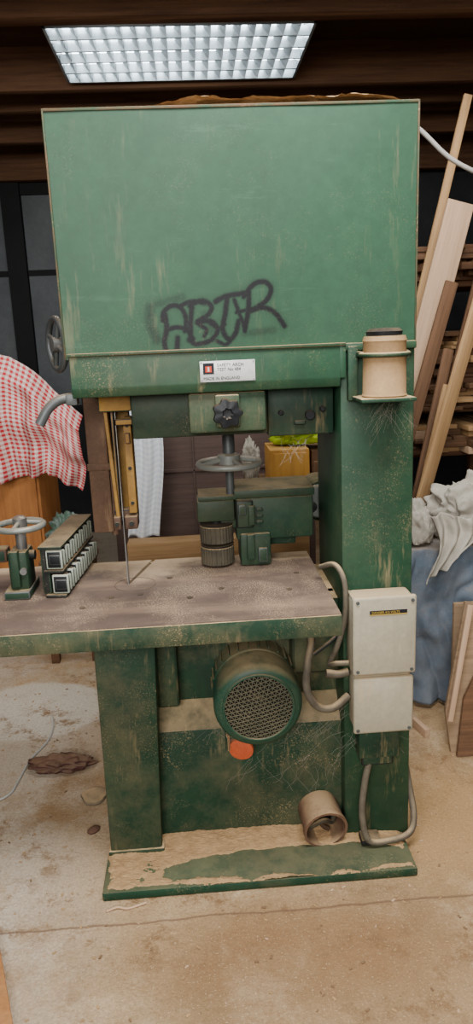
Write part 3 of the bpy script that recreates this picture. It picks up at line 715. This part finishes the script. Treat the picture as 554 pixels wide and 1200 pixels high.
b=B(); b.tube([(-.62,2.05,1.32),(-.22,2.05,1.32)],.006,'steel',sub=1); b.tube([(-.60,2.05,1.32),(-.60,2.29,1.36)],.005,'steel',sub=1); b.tube([(-.24,2.05,1.32),(-.24,2.29,1.36)],.005,'steel',sub=1); b.done('towel_rail',None,'thin steel rail fixed to the plywood sheet','rail')
def Pw(u,v): return (-.48+u*.175+.03*math.sin(v*4),2.035-.018*math.sin(u*12+v*3)-.004,1.33-.86*v+.01*math.sin(u*9))
sheet('hanging_cloth',Pw,30,50,'whitecheck','white checked cloth hanging from a rail','cloth',uvs=(.3,1.2))
b=B(); b.box(.14,.60,1.2,1.75,.80,.85,'brownw',bev=.004)
for x in (.18,.56):
    for y in (1.24,1.71): b.box(x-.03,x+.03,y-.03,y+.03,0,.8,'brownw',bev=.004)
b.done('workbench',None,'brown wooden workbench behind the saw','workbench')
b=B(); b.box(.225,.40,1.23,1.48,.851,1.050,'yellowb',bev=.004); b.box(.24,.385,1.222,1.231,.87,1.035,'yellowb',bev=.002); b.done('storage_box',None,'orange-yellow wooden box on the workbench','box')
b=B(); b.box(.42,.56,1.30,1.55,.851,1.03,'brownw',bev=.006); b.box(.43,.55,1.295,1.30,.9,.98,'card',bev=.002); b.done('tool_box',None,'brown box on the workbench','box')
cloth('hi_vis_jacket',(.39,1.38,1.105),(.16,.10,.085),8.2,'hivis','yellow hi-vis jacket folded over a box','jacket',amp=.35)
cloth('rag_bundle',(.17,1.60,.932),(.045,.09,.14),3.2,'rag','pale rag bundled on the workbench','rag',amp=.4)
b=B(); b.tube([(.47,.20,2.095),(.55,.22,2.08),(.66,.24,2.0),(.80,.26,1.95),(.98,.28,1.93),(1.4,.30,2.1),(2.45,.32,2.4)],.0065,'whitecable'); b.done('power_cable',None,'grey power cable running off the housing','cable')
cloth('leather_scrap',(-.665,.53,.020),(.125,.055,.034),5.5,'leather','crumpled dark brown leather scrap on the floor','scrap',amp=.5,freq=1.6,sub=5,sharp=2)
b=B(); b.lathe([(0,0),(.045,0),(.047,.004),(.044,.010),(0,.011)],'conduit',T(-.52,.34,.001),24,rfun=lambda a:1+.08*math.sin(3*a)+.05*math.sin(5*a)); b.done('stone_disc',None,'flat grey disc lying on the floor','disc')
b=B(); b.tube([(-1.1,.30,.005),(-.92,.33,.006),(-.83,.38,.005),(-.81,.47,.006),(-.795,.60,.005),(-.755,.72,.006),(-.75,.82,.005),(-.77,.92,.005)],.0036,'plate',ss=8); b.done('floor_cable',None,'thin white cable snaking across the floor','cable')
b=B(); b.tube([(-.42,-.195,.004),(-.39,-.185,.006),(-.36,-.19,.004),(-.31,-.175,.005)],.0035,'pale',ss=6); b.done('splinter',None,'small pale splinter on the floor','splinter')
b=B(); b.lathe([(0,0),(.018,0),(.020,.006),(.010,.013),(0,.014)],'leather',T(-.50,.16,0),10,rfun=lambda a:1+.2*math.sin(2*a)); b.done('wood_scrap',None,'small dark scrap of bark','scrap')
b=B(); b.prism([(-.95,-.25),(-.705,-.25),(-.59,-.55),(-.62,-.9),(-.95,-.9)],0,.022,'orangew',bev=.003); b.done('board_offcut',None,'corner of an orange-brown board on the floor','board')

# ================================================================== light & camera
w=bpy.data.worlds.new('World'); bpy.context.scene.world=w; w.use_nodes=True
w.node_tree.nodes['Background'].inputs[0].default_value=(.92,.94,1,1); w.node_tree.nodes['Background'].inputs[1].default_value=.36
def area(name,loc,tgt,sx,sy,e,col):
    l=bpy.data.lights.new(name,'AREA'); l.shape='RECTANGLE'; l.size=sx; l.size_y=sy; l.energy=e; l.color=col
    o=bpy.data.objects.new(name,l); COL.objects.link(o); o.location=loc
    o.rotation_euler=(Vector(tgt)-Vector(loc)).to_track_quat('-Z','Y').to_euler(); return o
area('doorway_light',(-.9,-4.0,2.5),(0,.3,.8),2.4,1.6,245,(1,.985,.96))
area('overhead_fill',(.2,-.9,2.95),(.2,-.55,0),1.4,.8,130,(.99,.995,1))  # added overhead area lamp, out of view below the closed ceiling
area('rear_fill',(1.0,1.1,2.75),(1.0,1.4,0),.8,.6,16,(1,.97,.93))  # fill lamp added to brighten the right rear; no roof opening there
area('rear_fill',(-.6,1.25,2.7),(-.4,2.2,.6),.8,.3,14,(1,.98,.95))  # fill lamp added to brighten the background behind the saw

cd=bpy.data.cameras.new('camera'); cam=bpy.data.objects.new('camera',cd); COL.objects.link(cam)
cd.sensor_fit='VERTICAL'; cd.sensor_height=36; cd.lens=25.5; cd.clip_start=.02
R=Matrix.Rotation(rad(-3.1),4,'Z')@Matrix.Rotation(rad(76.3),4,'X')@Matrix.Rotation(rad(-2.4),4,'Z')
cam.matrix_world=Matrix.Translation((-.104,-1.92,1.55))@R
bpy.context.scene.camera=cam
